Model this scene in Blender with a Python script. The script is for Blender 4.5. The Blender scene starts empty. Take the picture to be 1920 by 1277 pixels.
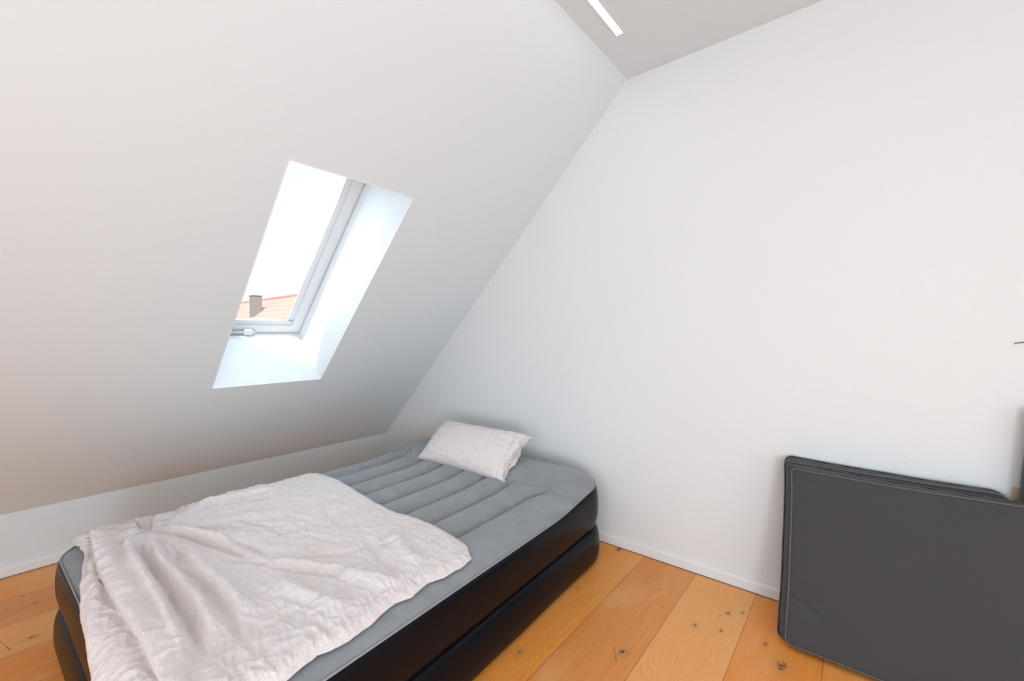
import bpy, math, random
import numpy as np
from mathutils import Vector, Matrix, Euler
random.seed(4); np.random.seed(4)
sc = bpy.context.scene
COL = sc.collection
PI = math.pi

# ------------------------------------------------------------------ dimensions (metres)
D = 2.48                      # gable wall
XK, HK = -3.678, 0.351        # knee wall and its height
XC, HC = -1.106, 2.9065       # where the slope meets the flat ceiling
XR, YB = 2.7, -2.6            # right wall, wall behind
L = math.hypot(XC - XK, HC - HK)
U = Vector(((XC - XK) / L, 0, (HC - HK) / L))      # up the slope
N = Vector((-U.z, 0, U.x))                         # outwards through the slope
WY0, WY1, WS0, WS1 = 0.816, 1.481, 0.958, 2.49     # roof window opening
def slope(y, s, off=0.0):
    p = Vector((XK, y, HK)) + U * s + N * off
    return (p.x, p.y, p.z)

# ------------------------------------------------------------------ helpers
def link(o): COL.objects.link(o); return o
def empty(name, loc=(0, 0, 0), rot=(0, 0, 0), parent=None):
    o = bpy.data.objects.new(name, None); o.location = loc; o.rotation_euler = rot
    o.empty_display_size = .1
    if parent: o.parent = parent
    return link(o)
def tag(o, label, cat, group=None):
    o['label'] = label; o['category'] = cat
    if group: o['group'] = group
    return o
def struct(o): o['kind'] = 'structure'; return o
def mesh_obj(name, verts, faces, mat=None, parent=None, smooth=False):
    me = bpy.data.meshes.new(name)
    if isinstance(verts, np.ndarray):
        verts = np.asarray(verts, dtype=np.float32).reshape(-1, 3)
        f = np.asarray(faces, dtype=np.int32)
        me.vertices.add(len(verts)); me.vertices.foreach_set('co', verts.ravel())
        me.loops.add(f.size); me.loops.foreach_set('vertex_index', f.ravel())
        me.polygons.add(len(f))
        me.polygons.foreach_set('loop_start', np.arange(len(f), dtype=np.int32) * f.shape[1])
        me.update(calc_edges=True); me.validate()
    else:
        me.from_pydata([tuple(v) for v in verts], [], faces); me.update()
    if smooth:
        me.polygons.foreach_set('use_smooth', [True] * len(me.polygons))
    o = bpy.data.objects.new(name, me)
    if mat: me.materials.append(mat)
    if parent: o.parent = parent
    return link(o)
def grid_faces(nr, nc, close=False):
    r = np.arange(nr - 1)[:, None]
    c = np.arange(nc if close else nc - 1)[None, :]
    c2 = (c + 1) % nc
    return np.stack([r * nc + c, r * nc + c2, (r + 1) * nc + c2, (r + 1) * nc + c], -1).reshape(-1, 4)
class MB:
    def __init__(s): s.v = []; s.f = []
    def quad(s, *p): i = len(s.v); s.v += list(p); s.f.append(tuple(range(i, i + len(p))))
    def box(s, a, b, fn=None):
        (x0, y0, z0), (x1, y1, z1) = a, b
        i = len(s.v)
        pts = [(x0,y0,z0),(x1,y0,z0),(x1,y1,z0),(x0,y1,z0),(x0,y0,z1),(x1,y0,z1),(x1,y1,z1),(x0,y1,z1)]
        s.v += [fn(*p) if fn else p for p in pts]
        s.f += [tuple(i + k for k in f) for f in ((0,3,2,1),(4,5,6,7),(0,1,5,4),(1,2,6,5),(2,3,7,6),(3,0,4,7))]
        return s
    def ring(s, a0, a1, b0, b1, i0, i1, o0, o1, fn):
        """rectangular ring: outer inset i0, inner inset i1, from depth o0 to o1"""
        def rect(i, o): return [fn(a0 + i, b0 + i, o), fn(a1 - i, b0 + i, o), fn(a1 - i, b1 - i, o), fn(a0 + i, b1 - i, o)]
        k = len(s.v); s.v += rect(i0, o0) + rect(i1, o0) + rect(i1, o1) + rect(i0, o1)
        for r in range(4):
            r2 = (r + 1) % 4
            for q in range(4):
                n = (q + 1) % 4
                s.f.append((k + r * 4 + q, k + r * 4 + n, k + r2 * 4 + n, k + r2 * 4 + q))
        return s
    def build(s, name, mat, parent=None, bevel=0, smooth=False):
        o = mesh_obj(name, s.v, s.f, mat, parent, smooth)
        import bmesh
        bm = bmesh.new(); bm.from_mesh(o.data); bmesh.ops.recalc_face_normals(bm, faces=bm.faces); bm.to_mesh(o.data); bm.free()
        if bevel:
            m = o.modifiers.new('b', 'BEVEL'); m.width = bevel; m.segments = 3; m.limit_method = 'ANGLE'
        return o
def tube_path(name, pts, r, mat, parent=None, closed=False, res=10):
    """tube swept along a polyline, real mesh"""
    P = np.array(pts, float); n = len(P)
    if closed: T = np.roll(P, -1, 0) - np.roll(P, 1, 0)
    else: T = np.gradient(P, axis=0)
    T /= np.linalg.norm(T, axis=1)[:, None] + 1e-9
    up = np.tile(np.array([[0., 0, 1]]), (n, 1))
    bad = abs(T[:, 2]) > .9
    up[bad] = (0, 1, 0)
    A = np.cross(T, up); A /= np.linalg.norm(A, axis=1)[:, None] + 1e-9
    for i in range(1, n):
        a = A[i - 1] - T[i] * (A[i - 1] @ T[i]); A[i] = a / (np.linalg.norm(a) + 1e-9)
    B = np.cross(T, A)
    th = np.linspace(0, 2 * PI, res, endpoint=False)
    V = P[:, None, :] + r * (A[:, None, :] * np.cos(th)[None, :, None] + B[:, None, :] * np.sin(th)[None, :, None])
    F = grid_faces(n, res, True)
    if closed:
        c = np.arange(res); c2 = (c + 1) % res
        F = np.vstack([F, np.stack([(n - 1) * res + c, (n - 1) * res + c2, c2, c], -1)])
    return mesh_obj(name, V.reshape(-1, 3), F, mat, parent, True)
def sstep(a, b, x):
    t = np.clip((x - a) / (b - a), 0, 1); return t * t * (3 - 2 * t)
_tab = np.random.rand(256, 256)
def vnoise(x, y, seed=0):
    x = np.asarray(x, float) + seed * 17.3; y = np.asarray(y, float) + seed * 9.1
    xi = np.floor(x).astype(int); yi = np.floor(y).astype(int); fx = x - xi; fy = y - yi
    fx = fx ** 3 * (fx * (fx * 6 - 15) + 10); fy = fy ** 3 * (fy * (fy * 6 - 15) + 10)
    g = lambda a, b: _tab[a % 256, b % 256]
    return (g(xi, yi) * (1 - fx) + g(xi + 1, yi) * fx) * (1 - fy) + (g(xi, yi + 1) * (1 - fx) + g(xi + 1, yi + 1) * fx) * fy
def ridged(x, y, seed=0): return 1 - np.abs(2 * vnoise(x, y, seed) - 1)

# ------------------------------------------------------------------ materials
def mat(name, color, rough=.6, metal=0, spec=.5):
    m = bpy.data.materials.new(name); m.use_nodes = True
    b = m.node_tree.nodes['Principled BSDF']
    b.inputs['Base Color'].default_value = (*color, 1)
    b.inputs['Roughness'].default_value = rough; b.inputs['Metallic'].default_value = metal
    b.inputs['Specular IOR Level'].default_value = spec
    return m, m.node_tree, b
def nd(t, kind, **kw):
    n = t.nodes.new(kind)
    for k, v in kw.items():
        if k in n.inputs.keys(): n.inputs[k].default_value = v
        else: setattr(n, k, v)
    return n
def mth(t, op, a, b=None, c=None, clamp=False):
    n = t.nodes.new('ShaderNodeMath'); n.operation = op; n.use_clamp = clamp
    for i, v in enumerate((a, b, c)):
        if v is None: continue
        if isinstance(v, (int, float)): n.inputs[i].default_value = v
        else: t.links.new(v, n.inputs[i])
    return n.outputs[0]
def mix(t, fac, a, b, blend='MIX'):
    n = t.nodes.new('ShaderNodeMix'); n.data_type = 'RGBA'; n.blend_type = blend
    for s, v in ((n.inputs[0], fac), (n.inputs[6], a), (n.inputs[7], b)):
        if isinstance(v, (int, float)): s.default_value = v
        elif isinstance(v, tuple): s.default_value = (*v, 1) if len(v) == 3 else v
        else: t.links.new(v, s)
    return n.outputs[2]
def ramp(t, x, lo, hi):
    n = t.nodes.new('ShaderNodeMapRange'); n.interpolation_type = 'SMOOTHSTEP'
    t.links.new(x, n.inputs[0]); n.inputs[1].default_value = lo; n.inputs[2].default_value = hi
    return n.outputs[0]
def bump(t, b, h, strength, dist):
    n = t.nodes.new('ShaderNodeBump'); n.inputs['Strength'].default_value = strength; n.inputs['Distance'].default_value = dist
    t.links.new(h, n.inputs['Height']); t.links.new(n.outputs[0], b.inputs['Normal'])
def noise(t, vec, scale, detail=2, rough=.5, dist=0):
    n = nd(t, 'ShaderNodeTexNoise', Scale=scale, Detail=detail, Roughness=rough, Distortion=dist)
    t.links.new(vec, n.inputs['Vector']); return n.outputs['Fac']
def coords(t, kind='Object', scale=None):
    c = t.nodes.new('ShaderNodeTexCoord').outputs[kind]
    if scale:
        m = nd(t, 'ShaderNodeMapping', Scale=scale); t.links.new(c, m.inputs['Vector']); return m.outputs[0]
    return c

M = {}
def plaster(name, color, amt):
    m, t, b = mat(name, color, .9, spec=.2)
    c = coords(t)
    h = noise(t, c, 140, 3, .6); h2 = noise(t, c, 55, 2, .5)
    bump(t, b, mth(t, 'ADD', h, mth(t, 'MULTIPLY', h2, .6)), amt, .0022)
    big = noise(t, c, 1.6, 2)
    t.links.new(mix(t, mth(t, 'MULTIPLY', big, .06), color, tuple(x * .93 for x in color)), b.inputs['Base Color'])
    return m
M['plaster'] = plaster('rough_white_plaster', (.82, .835, .84), .42)
M['plaster_smooth'] = plaster('smooth_white_plaster', (.77, .825, .845), .14)
M['reveal'] = mat('reveal_paint', (.74, .75, .76), .6)[0]
M['base'] = mat('baseboard_paint', (.86, .86, .86), .4)[0]
M['frame'] = mat('white_frame', (.80, .81, .81), .35)[0]
M['gasket'] = mat('dark_gasket', (.03, .03, .035), .6)[0]
M['steel'] = mat('satin_steel', (.55, .6, .63), .3, .7)[0]

def floor_mat():
    m, t, b = mat('oak_planks', (.5, .2, .05), .42, spec=.4)
    g = nd(t, 'ShaderNodeNewGeometry').outputs['Position']
    sep = nd(t, 'ShaderNodeSeparateXYZ'); t.links.new(g, sep.inputs[0]); X, Y = sep.outputs[0], sep.outputs[1]
    W = .2953
    # plank index from world X, joints at -0.985 + k * W
    px = mth(t, 'DIVIDE', mth(t, 'ADD', X, .985 + W * 40), W)
    idx = mth(t, 'FLOOR', px); fr = mth(t, 'FRACT', px)
    wn = nd(t, 'ShaderNodeTexWhiteNoise', noise_dimensions='1D'); t.links.new(mth(t, 'ADD', idx, 7), wn.inputs['W']); rnd = mth(t, 'ADD', mth(t, 'MULTIPLY', wn.outputs['Value'], .12), mth(t, 'DIVIDE', mth(t, 'MODULO', idx, 4), 4.4))
    # knots: x, y, radius, strength
    knots = [(-1.096,1.389,.010),(-.571,2.02,.009),(-.469,2.058,.006),(-.418,2.258,.007),(-.301,2.087,.010),
             (-.23,1.994,.020),(-1.145,2.442,.014),(-.80,2.19,.004),(-.76,1.655,.012),(-.473,2.209,.006),
             (-3.34,.064,.004),(-3.201,.11,.006),(-2.848,.086,.009),(-3.16,-.10,.008),(-1.13,1.93,.006)]
    dark = None; warp = None; halo = None
    for kx, ky, r in knots:
        dx = mth(t, 'SUBTRACT', X, kx); dy = mth(t, 'MULTIPLY', mth(t, 'SUBTRACT', Y, ky), .62)
        d = mth(t, 'SQRT', mth(t, 'ADD', mth(t, 'MULTIPLY', dx, dx), mth(t, 'MULTIPLY', dy, dy)))
        k = mth(t, 'EXPONENT', mth(t, 'MULTIPLY', mth(t, 'POWER', mth(t, 'DIVIDE', d, r), 2), -1))
        hk = mth(t, 'EXPONENT', mth(t, 'MULTIPLY', d, -1 / (r * 3.2)))
        dark = k if dark is None else mth(t, 'MAXIMUM', dark, k)
        halo = hk if halo is None else mth(t, 'MAXIMUM', halo, hk)
    comb = nd(t, 'ShaderNodeCombineXYZ')
    t.links.new(mth(t, 'ADD', X, mth(t, 'MULTIPLY', idx, 3.7)), comb.inputs[0]); t.links.new(Y, comb.inputs[1])
    base = comb.outputs[0]
    def mp(scale):
        n = nd(t, 'ShaderNodeMapping', Scale=scale); t.links.new(base, n.inputs['Vector']); return n.outputs[0]
    lowf = noise(t, mp((5.5, 1.3, 1)), 1.0, 2, .5, .3)
    field = mth(t, 'ADD', mth(t, 'MULTIPLY', lowf, 22), mth(t, 'MULTIPLY', halo, 2.6))
    field = mth(t, 'ADD', field, mth(t, 'MULTIPLY', X, 10))
    wv = mth(t, 'FRACT', mth(t, 'MULTIPLY', field, 2.6))
    rings = mth(t, 'POWER', wv, 2.2)
    fine = noise(t, mp((260, 7, 1)), 1, 3, .6)
    fine2 = noise(t, mp((70, 2.2, 1)), 1, 3, .6)
    blot = noise(t, mp((4, 1.6, 1)), 1, 3, .5)
    cr = nd(t, 'ShaderNodeValToRGB'); t.links.new(rnd, cr.inputs[0])
    el = cr.color_ramp.elements
    el[0].position = .0; el[0].color = (.80, .285, .062, 1); el[1].position = .98; el[1].color = (.95, .335, .052, 1)
    e = el.new(.14); e.color = (.80, .285, .062, 1); e = el.new(.24); e.color = (.96, .42, .125, 1); e = el.new(.36); e.color = (.96, .42, .125, 1)
    e = el.new(.46); e.color = (.92, .30, .05, 1); e = el.new(.58); e.color = (.92, .30, .05, 1); e = el.new(.68); e.color = (.95, .335, .052, 1)
    col = cr.outputs[0]
    col = mix(t, mth(t, 'MULTIPLY', rings, .24), col, (.46, .18, .045))
    col = mix(t, mth(t, 'MULTIPLY', ramp(t, fine, .5, .8), .28), col, (.48, .18, .05))
    col = mix(t, mth(t, 'MULTIPLY', ramp(t, fine2, .35, .75), .30), col, (.95, .46, .14))
    col = mix(t, mth(t, 'MULTIPLY', ramp(t, blot, .45, .75), .45), col, (.95, .52, .22))
    col = mix(t, mth(t, 'MULTIPLY', ramp(t, halo, .25, 1.0), .42), col, (.42, .21, .09))
    crack = noise(t, mp((55, 40, 1)), 1, 3, .6)
    kk = mth(t, 'MULTIPLY', ramp(t, dark, .25, .75), ramp(t, crack, .40, .58))
    col = mix(t, mth(t, 'MULTIPLY', kk, .9), col, (.05, .025, .012))
    # drying cracks (thin dark splits with their own place on the boards)
    for (x0, y0, x1, y1, w) in ((-.800,1.66,-.752,1.585,.0016),(-.745,1.655,-.705,1.72,.0013),(-.505,2.155,-.462,2.235,.0016),
                                (-.262,1.985,-.205,2.005,.0013),(-.215,2.02,-.235,1.975,.001),(-3.06,-.04,-2.80,.02,.002)):
        vx, vy = x1 - x0, y1 - y0; LL = vx * vx + vy * vy
        ax = mth(t, 'SUBTRACT', X, x0); ay = mth(t, 'SUBTRACT', Y, y0)
        tt = mth(t, 'DIVIDE', mth(t, 'ADD', mth(t, 'MULTIPLY', ax, vx), mth(t, 'MULTIPLY', ay, vy)), LL, clamp=True)
        ex = mth(t, 'SUBTRACT', ax, mth(t, 'MULTIPLY', tt, vx)); ey = mth(t, 'SUBTRACT', ay, mth(t, 'MULTIPLY', tt, vy))
        wob = mth(t, 'MULTIPLY', mth(t, 'SUBTRACT', noise(t, base, 26, 1), .5), .02)
        d = mth(t, 'SQRT', mth(t, 'ADD', mth(t, 'POWER', mth(t, 'ADD', ex, wob), 2), mth(t, 'POWER', mth(t, 'ADD', ey, wob), 2)))
        k = mth(t, 'SUBTRACT', 1, ramp(t, d, w * .5, w * 1.3))
        col = mix(t, mth(t, 'MULTIPLY', k, .85), col, (.035, .02, .012))
    edge = mth(t, 'MINIMUM', fr, mth(t, 'SUBTRACT', 1, fr))
    joint = mth(t, 'SUBTRACT', 1, ramp(t, edge, .002, .0065))
    # one cross joint per board, staggered, mostly far from view
    col = mix(t, mth(t, 'MULTIPLY', joint, .75), col, (.12, .035, .01))
    t.links.new(col, b.inputs['Base Color'])
    rr = mth(t, 'ADD', .34, mth(t, 'MULTIPLY', fine, .18)); t.links.new(rr, b.inputs['Roughness'])
    hh = mth(t, 'SUBTRACT', mth(t, 'MULTIPLY', fine, .3), mth(t, 'ADD', joint, kk))
    bump(t, b, hh, .35, .0012)
    return m
M['floor'] = floor_mat()

def flock():
    m, t, b = mat('grey_flocked_vinyl', (.20, .21, .225), .95, spec=.1)
    c = coords(t)
    bl = noise(t, c, 9, 3, .6, .6)
    st = noise(t, coords(t, 'Object', (30, 6, 6)), 1.5, 3, .6, 1.0)
    col = mix(t, ramp(t, bl, .3, .75), (.25, .258, .27), (.30, .308, .318))
    col = mix(t, mth(t, 'MULTIPLY', ramp(t, st, .62, .78), .22), col, (.36, .37, .38))
    t.links.new(col, b.inputs['Base Color'])
    b.inputs['Sheen Weight'].default_value = .35; b.inputs['Sheen Roughness'].default_value = .5
    bump(t, b, noise(t, c, 700, 2), .25, .0006)
    return m
M['flock'] = flock()
def vinyl():
    m, t, b = mat('black_vinyl', (.004, .005, .008), .28, spec=.15)
    c = coords(t)
    t.links.new(mth(t, 'ADD', .30, mth(t, 'MULTIPLY', noise(t, c, 3, 2), .06)), b.inputs['Roughness'])
    return m
M['vinyl'] = vinyl()
M['seam'] = mat('grey_weld_seam', (.33, .33, .33), .6)[0]

def linen():
    m, t, b = mat('crinkled_linen', (.8, .7, .67), .95, spec=.1)
    c = coords(t)
    a = noise(t, coords(t, 'Object', (26, 75, 40)), 1, 4, .65, 1.2)
    d = noise(t, c, 210, 3, .65, .8)
    f = noise(t, c, 60, 3, .6, 1.2)
    h = mth(t, 'ADD', mth(t, 'MULTIPLY', a, .7), mth(t, 'ADD', mth(t, 'MULTIPLY', d, .3), mth(t, 'MULTIPLY', f, .5)))
    bump(t, b, h, .8, .006)
    col = mix(t, ramp(t, d, .35, .7), (.81, .715, .685), (.885, .81, .79))
    t.links.new(col, b.inputs['Base Color'])
    b.inputs['Sheen Weight'].default_value = .15
    return m
M['linen'] = linen()
def linen_hem():
    m, t, b = mat('linen_hem', (.74, .63, .58), .95, spec=.1)
    bump(t, b, noise(t, coords(t), 230, 2), .4, .001); return m
M['hem'] = linen_hem()
def charcoal():
    m, t, b = mat('charcoal_weave', (.035, .034, .037), .8, spec=.3)
    w1 = nd(t, 'ShaderNodeTexWave', Scale=230.0, wave_type='BANDS', bands_direction='X'); t.links.new(coords(t), w1.inputs['Vector'])
    w2 = nd(t, 'ShaderNodeTexWave', Scale=230.0, wave_type='BANDS', bands_direction='Z'); t.links.new(coords(t), w2.inputs['Vector'])
    h = mth(t, 'MULTIPLY', w1.outputs['Fac'], w2.outputs['Fac'])
    bl = noise(t, coords(t), 6, 3, .6)
    col = mix(t, h, (.038, .037, .040), (.125, .120, .122))
    col = mix(t, mth(t, 'MULTIPLY', bl, .3), col, (.070, .068, .068))
    t.links.new(col, b.inputs['Base Color'])
    bump(t, b, h, .3, .0006)
    b.inputs['Sheen Weight'].default_value = .12
    return m
M['charcoal'] = charcoal()
M['piping'] = mat('dark_piping', (.10, .10, .10), .5)[0]
M['seamdark'] = mat('dark_seam_thread', (.008, .008, .01), .8)[0]  # black for the shade line painted along the cushion piping

# ------------------------------------------------------------------ room shell
def plane(name, pts, m): return struct(mesh_obj(name, pts, [tuple(range(len(pts)))], m))
TH = .12
fl = MB().box((XK - .3, YB - .2, -.12), (XR + .2, D + .2, 0)).build('floor', M['floor']); struct(fl)
# gable wall (polygon following the slope), with thickness
prof = [(XK - .02, -.1), (XR + .02, -.1), (XR + .02, HC + .05), (XC, HC + .05), (XC - .05, HC), (XK - .02, HK)]
v = [(x, D, z) for x, z in prof] + [(x, D + .2, z) for x, z in prof]; n = len(prof)
f = [tuple(range(n)), tuple(range(2 * n - 1, n - 1, -1))] + [(i, i + n, (i + 1) % n + n, (i + 1) % n) for i in range(n)]
g = MB(); g.v = v; g.f = f; struct(g.build('wall_back', M['plaster']))
FX0, FX1, FZ0, FZ1 = -.6, 2.2, .25, 2.35      # wide unseen window added behind the camera for fill light
prof2 = [(XK - .02, -.1), (FX0, -.1), (FX0, HC + .05), (XC, HC + .05), (XC - .05, HC), (XK - .02, HK)]; n2 = len(prof2)
g = MB(); g.v = [(x, YB - .2, z) for x, z in prof2] + [(x, YB, z) for x, z in prof2]
g.f = [tuple(range(n2)), tuple(range(2 * n2 - 1, n2 - 1, -1))] + [(i, i + n2, (i + 1) % n2 + n2, (i + 1) % n2) for i in range(n2)]
g.box((FX0, YB - .2, -.1), (FX1, YB, FZ0)); g.box((FX0, YB - .2, FZ1), (FX1, YB, HC + .05)); g.box((FX1, YB - .2, -.1), (XR + .02, YB, HC + .05))
struct(g.build('wall_front', M['plaster']))
struct(MB().box((XK - .3, YB - .2, -.1), (XK, D + .2, HK)).build('wall_left', M['plaster_smooth']))
struct(MB().box((XC, YB - 1.6, HC), (XR + 1.9, D + .2, HC + .2)).build('ceiling', M['plaster_smooth']))  # slab runs on outside as added unseen eaves that keep the sun out
# slope with the window opening: slab 0.42 thick, reveals are its cut faces
RD = .425
sl = MB(); y0, y1, s0, s1 = YB - .2, D + .2, 0.0, L
ys = [y0, WY0, WY1, y1]; ss = [s0, WS0, WS1, s1]
def V3(p): return p
for off in (0, RD):
    for i in range(3):
        for j in range(3):
            if i == 1 and j == 1: continue
            a = [slope(ys[i], ss[j], off), slope(ys[i + 1], ss[j], off), slope(ys[i + 1], ss[j + 1], off), slope(ys[i], ss[j + 1], off)]
            sl.quad(*a)
sl.quad(slope(y0, s0), slope(y1, s0), slope(y1, s0, RD), slope(y0, s0, RD)); sl.quad(slope(y0, s1), slope(y1, s1), slope(y1, s1, RD), slope(y0, s1, RD))
struct(sl.build('wall_slope', M['plaster_smooth']))

# ---- roof window
win = struct(empty('window_1', slope((WY0 + WY1) / 2, (WS0 + WS1) / 2, .45)))
wm = Matrix.Translation(win.location).inverted()
def WF(y, s, o):
    p = Vector(slope(y, s, o)) - win.location; return (p.x, p.y, p.z)
rv = MB()
e = .0005
rv.quad(WF(WY1 - e, WS0, 0), WF(WY1 - e, WS1, 0), WF(WY1 - e, WS1, RD), WF(WY1 - e, WS0, RD))
rv.quad(WF(WY0 + e, WS0, 0), WF(WY0 + e, WS1, 0), WF(WY0 + e, WS1, RD), WF(WY0 + e, WS0, RD))
rv.quad(WF(WY0, WS0 + e, 0), WF(WY1, WS0 + e, 0), WF(WY1, WS0 + e, RD), WF(WY0, WS0 + e, RD))
rv.quad(WF(WY0, WS1 - e, 0), WF(WY1, WS1 - e, 0), WF(WY1, WS1 - e, RD), WF(WY0, WS1 - e, RD))
rv.build('reveal_lining', M['reveal'], win)
# corner bead at the room edge of the lining
MB().ring(WY0, WY1, WS0, WS1, -.003, .002, -.0015, .004, WF).build('corner_bead', M['base'], win, .001)
fr = MB().ring(WY0, WY1, WS0, WS1, -.05, .004, RD, .475, WF)
fr.box((WY0 - .05, WS1 - .03, .475), (WY1 + .05, WS1 + .06, .60), WF)
fr.box((WY0 - .05, WS0, .475), (WY0 + .03, WS1, .60), WF)
fr.box((WY1 - .02, WS0, .475), (WY1 + .05, WS1, .585), WF)
fr.box((WY0 - .05, WS0 - .06, .475), (WY1 + .05, WS0 + .005, .53), WF)
fr.build('window_frame', M['frame'], win, .0015)
MB().ring(WY0, WY1, WS0, WS1, .001, .013, .476, .482, WF).build('gasket', M['gasket'], win)
sa = MB().ring(WY0, WY1, WS0, WS1, .0085, .078, .468, .497, WF)
sa.ring(WY0, WY1, WS0, WS1, .076, .116, .479, .497, WF)
sash = sa.build('sash', M['frame'], win, .003)
gm = bpy.data.materials.new('window_glass'); gm.use_nodes = True; t = gm.node_tree; t.nodes.clear()
o_ = t.nodes.new('ShaderNodeOutputMaterial'); mx = t.nodes.new('ShaderNodeMixShader'); tr = nd(t, 'ShaderNodeBsdfTransparent'); gl = nd(t, 'ShaderNodeBsdfGlossy', Roughness=.0)
tr.inputs[0].default_value = (.96, .98, .97, 1)
fz = nd(t, 'ShaderNodeFresnel', IOR=1.35); t.links.new(fz.outputs[0], mx.inputs[0]); t.links.new(tr.outputs[0], mx.inputs[1]); t.links.new(gl.outputs[0], mx.inputs[2]); t.links.new(mx.outputs[0], o_.inputs[0])
M['glass'] = gm
mesh_obj('glass_pane', [WF(WY0 + .112, WS0 + .112, .489), WF(WY1 - .112, WS0 + .112, .489), WF(WY1 - .112, WS1 - .112, .489), WF(WY0 + .112, WS1 - .112, .489)], [(0, 1, 2, 3)], gm, win)
# slim gasket line round the pane, small lower latch
MB().ring(WY0, WY1, WS0, WS1, .1155, .117, .4785, .482, WF).build('glazing_seal', M['steel'], win)
la = MB().box((WY0 + .12, WS0 + .016, .446), (WY0 + .345, WS0 + .036, .467), WF).build('latch_rail', M['steel'], win, .003)
lb = MB().box((WY0 + .275, WS0 + .012, .438), (WY0 + .325, WS0 + .052, .468), WF).build('latch', M['frame'], win, .004)
MB().box((WY1 - .125, WS0 + .118, .466), (WY1 - .082, WS0 + .126, .484), WF).build('corner_cap', M['steel'], win, .001)

# ---- right wall with a tall glazed opening (lights the room from the right), wall behind
oy0, oy1, oz0, oz1 = -2.1, .9, .25, 2.45
rw = MB()
for a, b2 in (((YB - .2, -.1), (oy0, HC + .1)), ((oy1, -.1), (D + .2, HC + .1)), ((oy0, -.1), (oy1, oz0)), ((oy0, oz1), (oy1, HC + .1))):
    rw.box((XR, a[0], a[1]), (XR + .25, b2[0], b2[1]))
struct(rw.build('wall_right', M['plaster']))
w2 = struct(empty('window_2', (XR + .15, (oy0 + oy1) / 2, oz0)))
fn2 = lambda a, b, o: (o, a - w2.location.y, b - w2.location.z)
MB().ring(oy0, oy1, oz0, oz1, 0, .07, -.03, .04, fn2).build('window_frame', M['frame'], w2)
mid = (oy0 + oy1) / 2
MB().box((-.03, -.05, .07), (.04, .05, oz1 - oz0 - .07)).build('mullion', M['frame'], w2)
mesh_obj('glass_pane', [fn2(oy0, oz0, 0), fn2(oy1, oz0, 0), fn2(oy1, oz1, 0), fn2(oy0, oz1, 0)], [(0, 1, 2, 3)], gm, w2)

w3 = struct(empty('window_3', ((FX0 + FX1) / 2, YB - .1, FZ0)))  # added unseen window, put in to carry the frontal fill
fn3 = lambda a, b, o: (a - w3.location.x, o, b - w3.location.z)
MB().ring(FX0, FX1, FZ0, FZ1, 0, .07, -.03, .04, fn3).build('window_frame', M['frame'], w3)
MB().box((-.05, -.03, .07), (.05, .04, FZ1 - FZ0 - .07)).build('mullion', M['frame'], w3)
mesh_obj('glass_pane', [fn3(FX0, FZ0, 0), fn3(FX1, FZ0, 0), fn3(FX1, FZ1, 0), fn3(FX0, FZ1, 0)], [(0, 1, 2, 3)], gm, w3)

# ---- baseboards: rounded top edge profile
def baseboard(name, p0, p1, nrm):
    h, w, r = .06, .015, .012
    pr = [(0, 0.002), (w, .002), (w, h - r)] + [(w - r + r * math.cos(a), h - r + r * math.sin(a)) for a in np.linspace(0, PI / 2, 8)] + [(0, h)]
    vs = []; n = len(pr)
    for p in (p0, p1):
        for d, z in pr: vs.append((p[0] + nrm[0] * d, p[1] + nrm[1] * d, z))
    fs = [(i, (i + 1) % n, (i + 1) % n + n, i + n) for i in range(n)] + [tuple(range(n)), tuple(range(2 * n - 1, n - 1, -1))]
    o = mesh_obj(name, vs, fs, M['base'], smooth=False); struct(o); return o
baseboard('baseboard_back', (XK, D), (XR, D), (0, -1))
baseboard('baseboard_left', (XK, YB), (XK, D), (1, 0))
baseboard('baseboard_right', (XR, YB), (XR, D), (-1, 0))
# dark expansion joint under the boards
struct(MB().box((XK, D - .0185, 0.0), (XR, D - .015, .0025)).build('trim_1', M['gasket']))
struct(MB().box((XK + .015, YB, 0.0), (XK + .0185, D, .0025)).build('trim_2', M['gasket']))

# ------------------------------------------------------------------ recessed ceiling light
lt = tag(empty('ceiling_light', (-.967, 1.2, HC)), 'narrow white recessed linear light glowing in the flat ceiling', 'ceiling light')
em = bpy.data.materials.new('lit_diffuser'); em.use_nodes = True; b = em.node_tree.nodes['Principled BSDF']
b.inputs['Base Color'].default_value = (1, 1, 1, 1); b.inputs['Emission Color'].default_value = (1, .98, .95, 1); b.inputs['Emission Strength'].default_value = 9
MB().box((-.017, -.876, -.004), (.017, .876, 0)).build('diffuser', em, lt)
MB().ring(-.019, .019, -.878, .878, 0, .002, -.005, 0, lambda a, b, o: (a, b, o)).build('light_trim', M['base'], lt)

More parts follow.
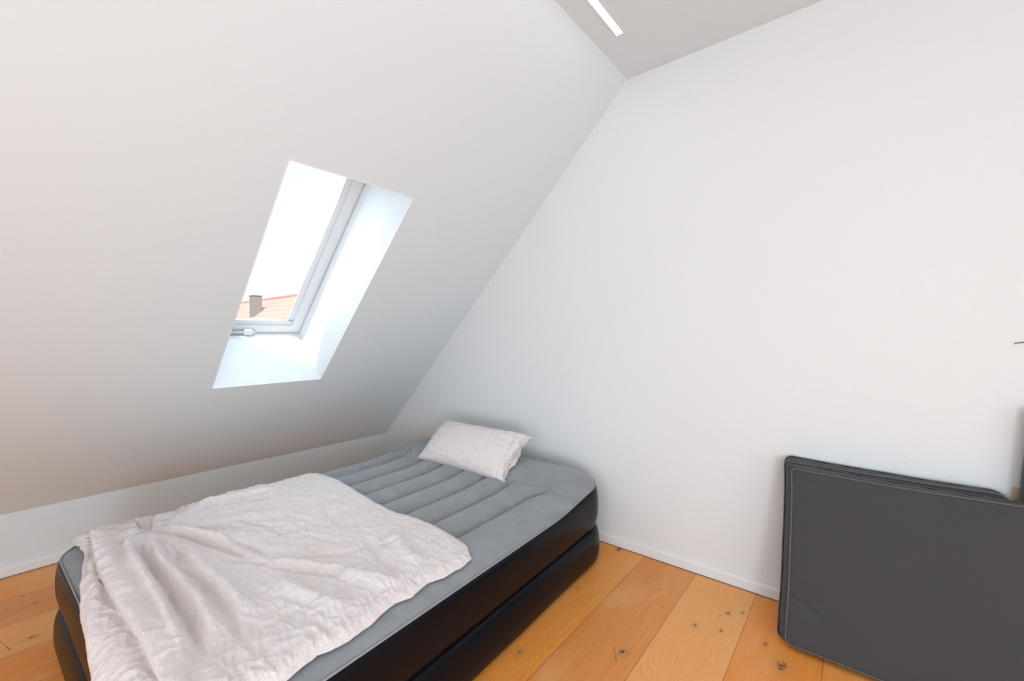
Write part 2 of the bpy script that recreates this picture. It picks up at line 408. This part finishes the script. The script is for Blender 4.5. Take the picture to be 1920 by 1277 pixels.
# ------------------------------------------------------------------ AIR BED
BC = Vector((-1.985, 1.265)); PHI = math.radians(2.1)
HW, HL, CR = .832, 1.084, .215
cph, sph = math.cos(PHI), math.sin(PHI)
def to_local(x, y):
    dx, dy = x - BC.x, y - BC.y
    return dx * cph + dy * sph, -dx * sph + dy * cph
GR = [-.632, -.425, -.225, -.022, .178, .374, .568]
def zrim(ly): return .398 + .047 * sstep(.45, 1.0, ly)
def top_height(lx, ly, tubes=True):
    """height of the flocked top of the bed, bed coordinates"""
    lx = np.asarray(lx, float); ly = np.asarray(ly, float)
    # distance to the rounded outline
    qx = np.abs(lx) - (HW - CR); qy = np.abs(ly) - (HL - CR)
    d = -(np.hypot(np.maximum(qx, 0), np.maximum(qy, 0)) + np.minimum(np.maximum(qx, qy), 0) - CR)
    d = np.maximum(d, 0)
    z = zrim(ly) + .038 * (1 - np.exp(-d / .09))
    # head bolster
    bol = sstep(.62, .92, ly)
    z += .045 * np.sqrt(np.clip(1 - ((ly - .93) / .22) ** 2, 0, 1)) * (1 - np.exp(-d / .05))
    # channels
    ends = .70 + .08 * (lx < -.5) + .0 * lx
    fade = 1 - sstep(-.03, .05, ly - ends)
    foot = sstep(-HL + .1, -HL + .18, ly)
    gd = np.full(lx.shape, 9.)
    for k, gx in enumerate(GR):
        cur = gx + (.10 * sstep(.56, .80, ly) if k == 6 else 0)
        gd = np.minimum(gd, np.abs(lx - cur))
    half = .1
    u = np.clip(gd / half, 0, 1)
    prof = np.sqrt(np.clip(1 - (1 - u) ** 2.2, 0, 1))
    z -= (1 - prof) * .044 * fade * foot
    # crease between channels and bolster
    cr_ = np.exp(-((ly - (ends + .035)) / .028) ** 2) * sstep(-.80, -.7, lx) * (1 - sstep(.52, .66, lx))
    z -= .016 * cr_
    return z
def bed_top(x, y): return top_height(*to_local(x, y))
bed = tag(empty('air_bed', (BC.x, BC.y, 0), (0, 0, PHI)), 'large grey inflated air bed with channelled flocked top and glossy black sides', 'bed')
def outline(off, n_c=26, n_s=60):
    r = CR + off; hx, hy = HW - CR, HL - CR; P = []
    for cx, cy, a0 in ((hx, hy, 0), (-hx, hy, PI / 2), (-hx, -hy, PI), (hx, -hy, 3 * PI / 2)):
        for a in np.linspace(a0, a0 + PI / 2, n_c): P.append((cx + r * math.cos(a), cy + r * math.sin(a)))
    # densify the straight runs
    out = []
    for i, p in enumerate(P):
        q = P[(i + 1) % len(P)]; dd = math.hypot(q[0] - p[0], q[1] - p[1]); k = max(1, int(dd / .04))
        for j in range(k): out.append((p[0] + (q[0] - p[0]) * j / k, p[1] + (q[1] - p[1]) * j / k))
    return np.array(out)
def outline_fixed(off):
    """outline with same vertex count for every offset"""
    base = outline(0); nx = base.copy()
    q = base - np.clip(base, [-(HW - CR), -(HL - CR)], [HW - CR, HL - CR]); q /= np.linalg.norm(q, axis=1)[:, None]
    return base + q * off
# top sheet
NC, NR = 300, 340
tv = np.linspace(-1, 1, NC)
ta = np.linspace(-1, 1, NR)
ly = HL * (.86 * ta + .14 * np.sin(ta * PI / 2) ** 1 if False else np.sin(ta * PI / 2) * .35 + ta * .65)
ly = ly / abs(ly).max() * HL
ex = np.maximum(np.abs(ly) - (HL - CR), 0)
wrow = HW - CR + np.sqrt(np.maximum(CR ** 2 - ex ** 2, 0))
LX = tv[None, :] * wrow[:, None]; LY = np.repeat(ly[:, None], NC, 1)
ZT = top_height(LX, LY)
top = mesh_obj('flocked_top', np.stack([LX, LY, ZT], -1).reshape(-1, 3), grid_faces(NR, NC), M['flock'], bed, True)
def wall_sweep(name, prof, m, zr=False):
    rows = []
    for off, z, wz in prof:
        o = outline_fixed(off)
        # small bulge wobble like inflated vinyl
        wob = .003 * np.sin(o[:, 1] * 9 + z * 20) * (off > .01)
        o2 = o * (1 + wob[:, None] * .4)
        zz = z + wz * (zrim(o[:, 1]) - .398)
        rows.append(np.column_stack([o2, zz]))
    V = np.array(rows)
    return mesh_obj(name, V.reshape(-1, 3), grid_faces(len(prof), V.shape[1], True), m, bed, True)
up = [(0, .398, 1)]
for a in np.linspace(.12, 1, 22):
    # superelliptic bulge from seam to groove
    ang = a * PI
    up.append((.024 * math.sin(ang) ** .75 - .012 * a, .398 - (.398 - .20) * (.5 - .5 * math.cos(ang)) ** .95, 1 - a))
wall_sweep('upper_chamber', up, M['vinyl'])
lo = []
for a in np.linspace(0, 1, 22):
    ang = a * PI
    lo.append((-.012 + .040 * max(math.sin(ang), 0) ** .7, .20 - .196 * (.5 - .5 * math.cos(ang)) ** .95, 0))
lo.append((-.1, .004, 0))
wall_sweep('lower_chamber', lo, M['vinyl'])
so = outline_fixed(.002)
tube_path('weld_seam', np.column_stack([so, zrim(so[:, 1]) + .0015]), .0032, M['seam'], bed, True, 8)

# ------------------------------------------------------------------ BLANKET (duvet cover) draped over the foot half
def seg_dist(x, y, P):
    """unsigned distance, side and parameter along a polyline"""
    best = np.full(x.shape, 9.); side = np.zeros(x.shape); par = np.zeros(x.shape)
    P = np.array(P, float); seg = np.hypot(*(P[1:] - P[:-1]).T); tot = seg.sum(); acc = 0
    for i in range(len(P) - 1):
        a, b_ = P[i], P[i + 1]; vx, vy = b_ - a; l2 = vx * vx + vy * vy
        tt = np.clip(((x - a[0]) * vx + (y - a[1]) * vy) / l2, 0, 1)
        dx = x - a[0] - tt * vx; dy = y - a[1] - tt * vy; d = np.hypot(dx, dy)
        s_ = np.sign(vx * dy - vy * dx); m_ = d < best
        best = np.where(m_, d, best); side = np.where(m_, s_, side); par = np.where(m_, (acc + tt * seg[i]) / tot, par)
        acc += seg[i]
    return best, side, par
R_, C_ = 400, 420
vv = np.linspace(0, 1, R_)[:, None]; uu = np.linspace(0, 1, C_)[None, :]
def interp(x, pts):
    p = np.array(pts); return np.interp(x, p[:, 0], p[:, 1])
# head edge (t at v=0) as y versus u ; foot edge as flat y versus u ; left/right x versus flat y
head_y = interp(uu, [(0, 1.30), (.03, 1.335), (.2, 1.335), (.45, 1.29), (.6, 1.268), (.76, 1.300), (.88, 1.288), (.955, 1.268), (1, 1.215)])
foot_y = interp(uu, [(0, .235), (.06, .20), (.2, .222), (.28, .205), (.40, .180), (.5, .162), (.62, .142), (.72, .115), (.85, .04), (1, -.15)])
foot_y = foot_y + .012 * (vnoise(uu * 30, uu * 0, 3) - .5)
FY = head_y * (1 - vv) + foot_y * vv
lx_edge = interp(FY, [(-.3, -2.80), (.15, -2.80), (.3, -2.85), (.8, -2.89), (1.05, -2.89), (1.25, -2.86), (1.34, -2.80)])
rx_edge = interp(FY, [(-.3, -1.12), (.3, -1.165), (.48, -1.172), (.57, -1.188), (.66, -1.178), (.745, -1.192), (.85, -1.215), (.91, -1.200), (1.0, -1.218), (1.06, -1.205), (1.14, -1.205), (1.21, -1.213), (1.3, -1.22)])
rx_edge = rx_edge + .010 * (vnoise(FY * 22, FY * 0, 5) - .5)
FX = lx_edge * (1 - uu) + rx_edge * uu
# folds in the flat blanket coordinates
H = np.zeros_like(FX)
def add_ridge(P, A, w, asym=1.0, taper=(.15, .2)):
    d, s_, p = seg_dist(FX, FY, P)
    ww = np.where(s_ > 0, w, w * asym)
    k = np.exp(-(d / ww) ** 2) * sstep(0, taper[0] + 1e-6, p + 1e-9) * (1 - sstep(1 - taper[1], 1, p) * .999)
    return A * k * (1.0 if (P[0][0] < -2.5 and A > 0) else 2.3 if A < .017 else 1.4)
# the big turned-over fold along the foot: step up towards the head side
rid = [(-2.90, .335), (-2.74, .30), (-2.56, .262), (-2.36, .250), (-2.20, .243), (-1.97, .245), (-1.80, .252), (-1.60, .262), (-1.35, .265), (-1.1, .25)]
d, s_, p = seg_dist(FX, FY, rid)
sd = d * np.where(s_ > 0, 1, -1)
H += .052 * sstep(-.005, .007, sd) * np.exp(-np.maximum(sd, 0) / .16) * sstep(-2.78, -2.5, FX)
H += .010 * np.exp(-((sd - .018) / .016) ** 2) * sstep(-2.78, -2.5, FX)
H -= .004 * np.exp(-((sd + .015) / .012) ** 2)
# folds running off the pinch near the foot corner
for P, A, w, asy in [
    ([(-2.44, .40), (-2.32, .33), (-2.15, .315), (-1.95, .318), (-1.7, .318), (-1.3, .30)], .018, .022, .6),
    ([(-2.40, .39), (-2.25, .355), (-2.05, .352), (-1.85, .36), (-1.6, .355), (-1.3, .34)], -.014, .014, 1),
    ([(-2.30, .41), (-2.1, .385), (-1.9, .395), (-1.65, .40), (-1.35, .385)], .013, .024, .6),
    ([(-2.20, .44), (-2.0, .43), (-1.8, .44), (-1.5, .45), (-1.3, .43)], -.009, .016, 1),
    ([(-2.15, .49), (-1.95, .475), (-1.7, .49), (-1.45, .50)], .010, .024, 1),
    ([(-2.47, .425), (-2.39, .455), (-2.23, .53), (-2.02, .59), (-1.85, .62)], -.012, .013, 1),
    ([(-2.45, .45), (-2.36, .49), (-2.22, .565), (-2.05, .64)], .010, .02, 1),
    ([(-2.78, .47), (-2.62, .445), (-2.44, .41)], -.026, .011, 1),
    ([(-2.72, .39), (-2.60, .405), (-2.46, .41)], -.020, .010, 1),
    ([(-2.74, .42), (-2.6, .395), (-2.5, .38), (-2.38, .35)], .016, .022, 1),
    ([(-2.70, .50), (-2.58, .47), (-2.46, .455), (-2.4, .46)], .020, .022, .7),
    ([(-2.40, .52), (-2.2, .60), (-2.0, .66), (-1.8, .68)], -.006, .012, 1),
    ([(-2.56, .60), (-2.62, .70), (-2.55, .82), (-2.46, .98)], -.016, .014, 1),
    ([(-2.66, .64), (-2.72, .76), (-2.66, .90), (-2.58, 1.06)], .017, .034, .8),
    ([(-2.80, .80), (-2.82, .9), (-2.78, 1.05)], .014, .03, 1),
    ([(-1.93, .54), (-1.85, .60), (-1.76, .66)], -.006, .010, 1),
    ([(-1.75, .64), (-1.60, .72), (-1.46, .80)], -.007, .011, 1),
    ([(-1.78, .68), (-1.63, .76), (-1.50, .84)], .006, .015, 1),
    ([(-1.75, .74), (-1.64, .85), (-1.57, 1.0), (-1.5, 1.12)], -.006, .011, 1),
    ([(-1.60, 1.12), (-1.45, 1.05), (-1.3, 1.02)], .008, .03, 1),
    ([(-1.66, 1.02), (-1.48, .96), (-1.3, .95)], -.007, .02, 1),
    ([(-1.50, .80), (-1.38, .86), (-1.25, .90)], .008, .03, 1),
    ([(-1.62, .62), (-1.45, .66), (-1.25, .72)], .007, .03, 1),
    ([(-2.10, .80), (-1.9, .86), (-1.7, .92)], -.003, .010, 1),
    ([(-2.35, .70), (-2.1, .78), (-1.9, .80)], -.004, .012, 1),
    ([(-2.2, 1.1), (-2.0, 1.02), (-1.8, 1.0)], -.003, .010, 1),
    ([(-2.72, .245), (-2.55, .225), (-2.40, .20)], .008, .014, 1),
    ([(-2.50, .245), (-2.35, .215), (-2.2, .20)], -.006, .010, 1),
    ([(-2.15, .225), (-1.9, .19), (-1.7, .17)], .006, .016, 1)]:
    H += add_ridge(P, A, w, asy)
# crinkles: radiating from the pinch, and general
rr_ = np.hypot(FX + 2.46, FY - .42); th = np.arctan2(FY - .42, FX + 2.46)
rad = ridged(th * 11 + vnoise(FX * 6, FY * 6, 8), rr_ * 2.2, 2) ** 2
H += .016 * (rad - .4) * np.exp(-((rr_ - .30) / .38) ** 2)
wx = FX + .02 * vnoise(FX * 9, FY * 9, 11); wy = FY + .02 * vnoise(FX * 9, FY * 9, 12)
H += .0048 * (ridged(wx * 9 + wy * 3, wy * 24 - wx * 5, 4) ** 3 - .3)
H += .0045 * (ridged(wx * 22 - wy * 9, wy * 44 + wx * 10, 6) ** 2.5 - .3)
H += .0022 * (ridged(wx * 60, wy * 85, 7) ** 2 - .3)
H += .006 * (vnoise(FX * 5, FY * 5, 9) - .5)
# edges settle on the bed
eu = np.minimum(uu * 1.7, (1 - uu) * 1.7) * np.ones_like(FX); ev = np.minimum(vv * 1.2, (1 - vv) * 1.2) * np.ones_like(FX)
ed = np.minimum(eu, ev)
settle = 1 - np.exp(-(ed / .022))
H = H * np.clip(ed / .03, .25, 1)
# base surface (cloth bridges the channels) and drape over the foot end
lxx, lyy = to_local(FX, FY)
yE = -HL + .035                      # local y where it starts going over the foot edge
over = np.maximum(yE - lyy, 0); rE = .055
ang = np.minimum(over / rE, 1.42); rest = np.maximum(over - 1.42 * rE, 0)
ly2 = np.where(over > 0, yE - rE * np.sin(ang) - rest * math.cos(1.42), lyy)
zt = top_height(np.clip(lxx, -HW + .01, HW - .01), np.maximum(lyy, yE))
bridge = np.maximum(zt, .404 + .034 * (1 - np.exp(-np.clip(HW - np.abs(lxx), 0, 1) / .10)))
zt = zt * .12 + bridge * .88
drop = rE * (1 - np.cos(ang)) + rest * math.sin(1.42)
# left side hang
xL = -HW + .02; ol = np.maximum(xL - lxx, 0); al = np.minimum(ol / .05, 1.4); rl = np.maximum(ol - .07, 0)
lx2 = np.where(ol > 0, xL - .05 * np.sin(al) - rl * .1, lxx); drop = drop + .05 * (1 - np.cos(al)) + rl
hh = np.maximum(H + .006 + .012 * settle, .0045)
nz = np.cos(ang) * np.cos(al); ny = -np.sin(ang); nx_ = -np.sin(al)
BX = lx2 + nx_ * hh; BY = ly2 + ny * hh; BZ = zt - drop + nz * hh
# overhang of the turned-over fold
BY = BY - .024 * np.exp(-((sd - .008) / .012) ** 2) * sstep(-2.78, -2.5, FX) * (H > .01)
WX = BC.x + BX * cph - BY * sph; WYY = BC.y + BX * sph + BY * cph
bl = mesh_obj('blanket', np.stack([WX, WYY, BZ], -1).reshape(-1, 3), grid_faces(R_, C_), M['linen'], None, True)
so_ = bl.modifiers.new('s', 'SOLIDIFY'); so_.thickness = .003; so_.offset = 0
tag(bl, 'crumpled pale pink linen cover spread over the foot half of the air bed', 'blanket')
# stitched hem line along the right border
def gp(v, u):
    i = v * (R_ - 1); j = u * (C_ - 1); i, j = int(i), int(j)
    return (WX[i, j], WYY[i, j], BZ[i, j] + .0016)
hem = tube_path('hem_stitching', [gp(v_, .968) for v_ in np.linspace(.03, .72, 150)], .0009, M['hem'], bl, False, 6)
for k, (v_, u_) in enumerate(((.004, .997), (.012, .955))):
    p_ = gp(v_, u_)
    import bmesh
    bm = bmesh.new(); bmesh.ops.create_uvsphere(bm, u_segments=12, v_segments=8, radius=.006)
    for q_ in bm.verts: q_.co.z *= .5; q_.co += Vector(p_)
    me = bpy.data.meshes.new('button'); bm.to_mesh(me); bm.free(); me.materials.append(M['hem'])
    o = bpy.data.objects.new('button', me); o.parent = bl; link(o)

# ------------------------------------------------------------------ PILLOW
PW, PH_, PT = .80, .37, .19
pil = tag(empty('pillow', (-2.092, 2.092, .552)), 'pale pink pillow in a crinkled case lying on the head of the air bed', 'pillow')
pil.rotation_euler = Euler((math.radians(38), 0, math.radians(1)), 'XYZ')
nu, nv = 150, 90
a_ = np.linspace(-1, 1, nu)[None, :]; b_ = np.linspace(-1, 1, nv)[:, None]
def pillow_side(sgn):
    A = a_ * np.ones_like(b_); B = b_ * np.ones_like(a_)
    # outline pulled in between the corners
    X = A * PW / 2 * (1 - .045 * (1 - B ** 2)); Y = B * PH_ / 2 * (1 - .05 * (1 - A ** 2))
    thk = (1 - np.abs(A) ** 3.2) ** .55 * (1 - np.abs(B) ** 2.6) ** .55
    Z = (.5 if sgn > 0 else -.16) * PT * thk
    edge = np.minimum(1 - np.abs(A), 1 - np.abs(B))
    cr = ridged(X * 9 + Y * 3, Y * 34, 21 + sgn) ** 2 * .010 * np.exp(-(edge / .45) ** 2) + ridged(X * 36, Y * 8, 23 + sgn) ** 2 * .008 * sstep(.45, .95, A)
    cr += .004 * ridged(X * 25 + Y * 12, Y * 40, 25 + sgn) ** 2
    Z = Z + sgn * cr * np.clip(edge / .06, 0, 1)
    # sagging lower front edge
    return X, Y, Z
Xa, Ya, Za = pillow_side(1); Xb, Yb, Zb = pillow_side(-1)
Va = np.stack([Xa, Ya, Za], -1).reshape(-1, 3); Vb = np.stack([Xb, Yb, Zb], -1).reshape(-1, 3)
Fa = grid_faces(nv, nu); Fb = grid_faces(nv, nu)[:, ::-1] + len(Va)
body = mesh_obj('pillowcase', np.vstack([Va, Vb]), np.vstack([Fa, Fb]), M['linen'], pil, True)
import bmesh
bm = bmesh.new(); bm.from_mesh(body.data); bmesh.ops.remove_doubles(bm, verts=bm.verts, dist=.0004); bm.to_mesh(body.data); bm.free()
# open end of the case: two lips sticking out on the right
def lip(name, z0, z1, reach, ph):
    n1, n2 = 50, 14
    u1 = np.linspace(-1, 1, n1)[:, None]; u2 = np.linspace(0, 1, n2)[None, :]
    X = PW / 2 * .90 + u2 * (reach + .012 * np.sin(u1 * 5 + ph) + .02 * np.abs(u1) ** 3)
    Y = u1 * PH_ / 2 * (.94 + .06 * u2)
    Z = (z0 * (1 - u2) + z1 * u2) * (1 - np.abs(u1) ** 4 * .8) + .006 * np.sin(u1 * 14 + ph) * u2 + .003 * np.sin(u1 * 37 + ph)
    o = mesh_obj(name, np.stack([X + 0 * u1, Y + 0 * u2, Z], -1).reshape(-1, 3), grid_faces(n1, n2), M['linen'], pil, True)
    s = o.modifiers.new('s', 'SOLIDIFY'); s.thickness = .003; s.offset = 0
    return o
lip('case_opening', .052, .034, .028, 0.3)
lip('case_opening', -.012, -.004, .050, 1.9)

# ------------------------------------------------------------------ CUSHIONS
def cushion(name, w, h, t, seed, radii, puff, FL, FT):
    crease = True
    flare = lambda P, k: P + np.column_stack([-FL * k * (1 - P[:, 0] / w), FT * k * P[:, 1] / h * (1 - .55 * P[:, 0] / w)])
    """boxed seat cushion, lying in its XZ plane (bottom at z=0, front towards -y), piping round both faces"""
    root = empty(name)
    n_c = 10
    P = []
    for r, (kx, kz, a0) in zip(radii, ((1, 1, 0), (0, 1, PI / 2), (0, 0, PI), (1, 0, 3 * PI / 2))):
        cx = w - r if kx else r; cz = h - r if kz else r
        for a in np.linspace(a0, a0 + PI / 2, n_c): P.append((cx + r * math.cos(a), cz + r * math.sin(a)))
    out = []
    for i, p_ in enumerate(P):
        q_ = P[(i + 1) % len(P)]; dd = math.hypot(q_[0] - p_[0], q_[1] - p_[1]); k = max(1, int(dd / .012))
        for j in range(k): out.append((p_[0] + (q_[0] - p_[0]) * j / k, p_[1] + (q_[1] - p_[1]) * j / k))
    O = np.array(out)
    tg = np.roll(O, -1, 0) - np.roll(O, 1, 0); q = np.column_stack([tg[:, 1], -tg[:, 0]]); q /= np.linalg.norm(q, axis=1)[:, None]
    # the sides sag inward between corners
    wob = -.006 * (1 - (2 * O[:, 0] / w - 1) ** 2) * (np.abs(q[:, 1]) > .5) * (O[:, 1] > h / 2) - .007 * (1 - (2 * O[:, 1] / h - 1) ** 2) * (np.abs(q[:, 0]) > .5)
    wob = wob + .003 * (vnoise(O[:, 0] * 8, O[:, 1] * 8, seed) - .5)
    O = O + q * wob[:, None]
    rows = []
    for k, yy in enumerate(np.linspace(0, 1, 14)):
        bul = .006 * math.sin(PI * yy)
        rr = O + q * (bul + .0012 * np.sin(O[:, :1] * 60 + O[:, 1:] * 50 + yy * 4))
        rr = flare(rr, yy); rows.append(np.column_stack([rr[:, 0], np.full(len(O), yy * t), rr[:, 1]]))
    V = np.array(rows)
    mesh_obj('boxing_strip', V.reshape(-1, 3), grid_faces(14, len(O), True), M['charcoal'], root, True)
    def face(nm, y_, sgn):
        rs = np.concatenate([np.linspace(0, .1, 14), np.linspace(.12, 1, 44)]); c = np.array([w / 2, h / 2])
        VV = []
        for s in rs:
            p_ = c + (O - c) * (1 - s)
            dd = np.minimum(np.minimum(p_[:, 0], w - p_[:, 0]), np.minimum(p_[:, 1], h - p_[:, 1])).clip(0)
            pf = puff * (.7 * (1 - np.exp(-dd / .05)) + .3 * (1 - np.exp(-dd / .2)))
            cr = 0
            if crease:
                for (x0, z0, x1, z1, A, wd) in ((0, .20, .17, .115, -.0045, .006), (0, .235, .2, .16, -.002, .008), (0, h - .035, .12, h - .05, -.003, .006),
                                                (0.02, .26, .14, .22, -.0015, .006), (0, .14, .12, .09, .002, .012)):
                    d_, _, p2 = seg_dist(p_[:, 0], p_[:, 1], [(x0, z0), (x1, z1)]); cr = cr + 1.8 * A * np.exp(-(d_ / wd) ** 2) * (1 - sstep(.5, 1, p2))
            cr = cr + .003 * (vnoise(p_[:, 0] * 7, p_[:, 1] * 7, seed + 3) - .5) * (1 - np.exp(-dd / .04))
            p_ = flare(p_, y_ / t)
            VV.append(np.column_stack([p_[:, 0], y_ + sgn * (pf + cr), p_[:, 1]]))
        VV = np.array(VV)
        mesh_obj(nm, VV.reshape(-1, 3), grid_faces(len(rs), len(O), True), M['charcoal'], root, True)
    face('front_panel', 0, -1); face('back_panel', t, .25)
    for y_, nm in ((-.002, 'piping'), (t, 'piping')):
        o3 = flare(O + q * .003, max(y_, 0) / t)
        tube_path(nm, np.column_stack([o3[:, 0], np.full(len(O), y_), o3[:, 1]]), .0036, M['piping'], root, True, 8)
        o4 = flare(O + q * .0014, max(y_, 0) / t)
        tube_path('seam', np.column_stack([o4[:, 0], np.full(len(O), y_ + (.0045 if y_ < .01 else -.0045)), o4[:, 1]]), .0016, M['seamdark'], root, True, 6)  # thin black tube standing in for the shade beside the piping
    return root
TILT = math.radians(16.3)
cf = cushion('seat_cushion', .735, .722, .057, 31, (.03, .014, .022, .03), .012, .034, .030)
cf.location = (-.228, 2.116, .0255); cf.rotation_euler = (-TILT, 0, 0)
tag(cf, 'charcoal boxed cushion in front, its whole face showing as it leans by the white wall', 'cushion', 'charcoal cushions leaning on the wall')
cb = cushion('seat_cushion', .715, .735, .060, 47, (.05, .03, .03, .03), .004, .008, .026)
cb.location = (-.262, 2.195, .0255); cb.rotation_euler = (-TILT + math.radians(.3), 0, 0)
tag(cb, 'charcoal boxed cushion behind, only its top and left edge showing above the front one', 'cushion', 'charcoal cushions leaning on the wall')

# ------------------------------------------------------------------ things at the right border
pb = tag(empty('folded_panel', (.508, 2.398, 0)), 'dark upright panel just entering the picture at the right edge', 'panel')
P_ = []
for k, z in enumerate(np.linspace(0, 1.06, 28)):
    w_ = -.026 - .006 * math.sin(z * 3) + (.016 * sstep(.72, 1.06, z))
    P_.append((w_, z))
mb = MB(); nP = len(P_)
for yy in (0, .045):
    for x_, z in P_: mb.v.append((x_, yy, z))
    for x_, z in P_: mb.v.append((.42, yy, z))
for k in range(nP - 1):
    mb.f.append((k, k + 1, nP + k + 1, nP + k)); mb.f.append((2 * nP + k, 3 * nP + k, 3 * nP + k + 1, 2 * nP + k + 1))
    mb.f.append((k, 2 * nP + k, 2 * nP + k + 1, k + 1)); mb.f.append((nP + k, nP + k + 1, 3 * nP + k + 1, 3 * nP + k))
mb.f.append((0, nP, 3 * nP, 2 * nP)); mb.f.append((nP - 1, 3 * nP - 1, 4 * nP - 1, 2 * nP - 1))
mb.build('panel_face', M['charcoal'], pb, .008)
wd, t, b = mat('pale_wood', (.55, .36, .2), .6); t.links.new(mix(t, noise(t, coords(t, 'Object', (40, 40, 4)), 1, 3), (.58, .38, .22), (.45, .28, .15)), b.inputs['Base Color'])
bk = MB().box((.466, 2.4535, 0), (.62, 2.4635, .752)).build('wooden_board', wd, None, .002)
tag(bk, 'narrow strip of pale wooden board between the cushions and the dark panel', 'board')
cb_ = [(.468, 2.479, 1.302), (.470, 2.470, 1.3035), (.50, 2.468, 1.309), (.56, 2.466, 1.318), (.66, 2.462, 1.325), (.78, 2.462, 1.31)]
cw = tube_path('cable', cb_, .0016, M['gasket'], None, False, 8)
tag(cw, 'short thin dark cable sticking out from the white wall at the right edge', 'cable')

# ------------------------------------------------------------------ OUTSIDE: neighbouring house
nb = tag(empty('neighbouring_house', (-28, 10.0, -6)), 'house with an orange tiled roof seen through the roof window', 'building')
def nbp(x, y, z): return (x + 28, y - 10.0, z + 6)
rt, t, b = mat('clay_tiles', (.62, .25, .13), .8)
c = coords(t); sp = nd(t, 'ShaderNodeSeparateXYZ'); t.links.new(c, sp.inputs[0])
course = mth(t, 'FRACT', mth(t, 'MULTIPLY', sp.outputs[2], 4.2)); colx = mth(t, 'FRACT', mth(t, 'MULTIPLY', sp.outputs[0], 3.6))
cc = mix(t, ramp(t, course, .72, .98), (.66, .42, .36), (.45, .26, .21)); cc = mix(t, mth(t, 'MULTIPLY', noise(t, c, 3.5, 3), .5), cc, (.72, .50, .44))
t.links.new(cc, b.inputs['Base Color']); bump(t, b, mth(t, 'ADD', course, mth(t, 'MULTIPLY', mth(t, 'SINE', mth(t, 'MULTIPLY', colx, 2 * PI)), .3)), .6, .05)
zr0 = 3.37; yr = 9.75
g = MB()
x0, x1 = -38, -17
sky_y = [(yr, zr0), (yr - 5, zr0 - 4.2), (yr - 5, zr0 - 4.4), (yr, zr0 - .2), (yr + 5, zr0 - 4.4), (yr + 5, zr0 - 4.2)]
for k in range(6):
    a2, b3 = sky_y[k], sky_y[(k + 1) % 6]; g.quad(nbp(x0, *a2), nbp(x1, *a2), nbp(x1, *b3), nbp(x0, *b3))
g.build('tiled_roof', rt, nb)
g = MB(); g.box(nbp(x0 + .3, yr - 4.6, -6), nbp(x1 - .3, yr + 4.6, zr0 - 4.1))
g.build('house_wall', mat('render_wall', (.7, .66, .58), .9)[0], nb)
tube_path('ridge_cap', [nbp(x_, yr, zr0 + .0) for x_ in np.linspace(x0, x1, 40)], .09, rt, nb, False, 10)
ch = MB().box(nbp(-24.62, 8.42, 1.6), nbp(-24.12, 8.84, 3.36)).build('chimney', mat('chimney_render', (.30, .29, .28), .9)[0], nb, .01)
MB().box(nbp(-24.64, 8.40, 3.36), nbp(-24.10, 8.86, 3.40)).build('chimney_cap', mat('chimney_cap_metal', (.12, .11, .11), .6)[0], ch)
bpy.data.objects['chimney_cap'].parent = ch

# ------------------------------------------------------------------ LIGHT
w = bpy.data.worlds.new('sky'); sc.world = w; w.use_nodes = True; t = w.node_tree; bg = t.nodes['Background']
tc = t.nodes.new('ShaderNodeTexCoord'); sp = nd(t, 'ShaderNodeSeparateXYZ'); t.links.new(tc.outputs['Generated'], sp.inputs[0])
t.links.new(mix(t, ramp(t, sp.outputs[2], .0, .7), (1, 1, 1), (.80, .90, 1.0)), bg.inputs[0]); bg.inputs[1].default_value = 1.27
sun = bpy.data.lights.new('sun', 'SUN'); sun.energy = 4.5; sun.angle = .009; sun.color = (1, .95, .88)
so2 = link(bpy.data.objects.new('sun', sun)); dv = Vector((-1.516, 1.32, -2.915)); so2.rotation_euler = dv.to_track_quat('-Z', 'Y').to_euler()
def area(name, loc, d, sx, sy, e, col=(1, 1, 1)):
    l = bpy.data.lights.new(name, 'AREA'); l.shape = 'RECTANGLE'; l.size = sx; l.size_y = sy; l.energy = e; l.color = col
    o = link(bpy.data.objects.new(name, l)); o.location = loc; o.rotation_euler = Vector(d).to_track_quat('-Z', 'Z').to_euler(); return o
area('window_daylight', (XR - .03, -.6, 1.35), (-1, 0, 0), 2.9, 2.1, 24, (.90, .95, 1))
area('front_window_daylight', ((FX0 + FX1) / 2, YB + .03, 1.3), (0, 1, -.4), 2.7, 2.0, 58, (.80, .90, 1))  # fill light at the added window, evens out the gable wall
pw = WS1 - WS0
o = area('roof_window_daylight', slope((WY0 + WY1) / 2, (WS0 + WS1) / 2, .66), -N, .62, 1.5, 25, (.68, .84, 1))

area('uplighter', (1.5, -1.2, .8), (-1, .45, .55), .9, .9, 56, (.72, .86, 1))  # added fill light without a lamp body, out of view
# ------------------------------------------------------------------ CAMERA
f_px, yaw, pitch, roll, h = 791.737, .685744, -.0155816, -.0040659, 1.34697
fw = Vector((-math.sin(yaw) * math.cos(pitch), math.cos(yaw) * math.cos(pitch), math.sin(pitch)))
rt_ = Vector((math.cos(yaw), math.sin(yaw), 0)); up_ = rt_.cross(fw)
r2 = rt_ * math.cos(roll) + up_ * math.sin(roll); u2 = -rt_ * math.sin(roll) + up_ * math.cos(roll)
cam = bpy.data.cameras.new('camera'); cam.sensor_width = 36; cam.lens = f_px * 36 / 1920; cam.clip_start = .02; cam.clip_end = 200
co = link(bpy.data.objects.new('camera', cam))
mtx = Matrix((r2, u2, -fw)).transposed().to_4x4(); mtx.translation = (0, 0, h); co.matrix_world = mtx
sc.camera = co
vs = sc.view_settings; vs.view_transform = 'Standard'; vs.look = 'None'; vs.exposure = -0.16; vs.gamma = 1; vs.use_curve_mapping = False
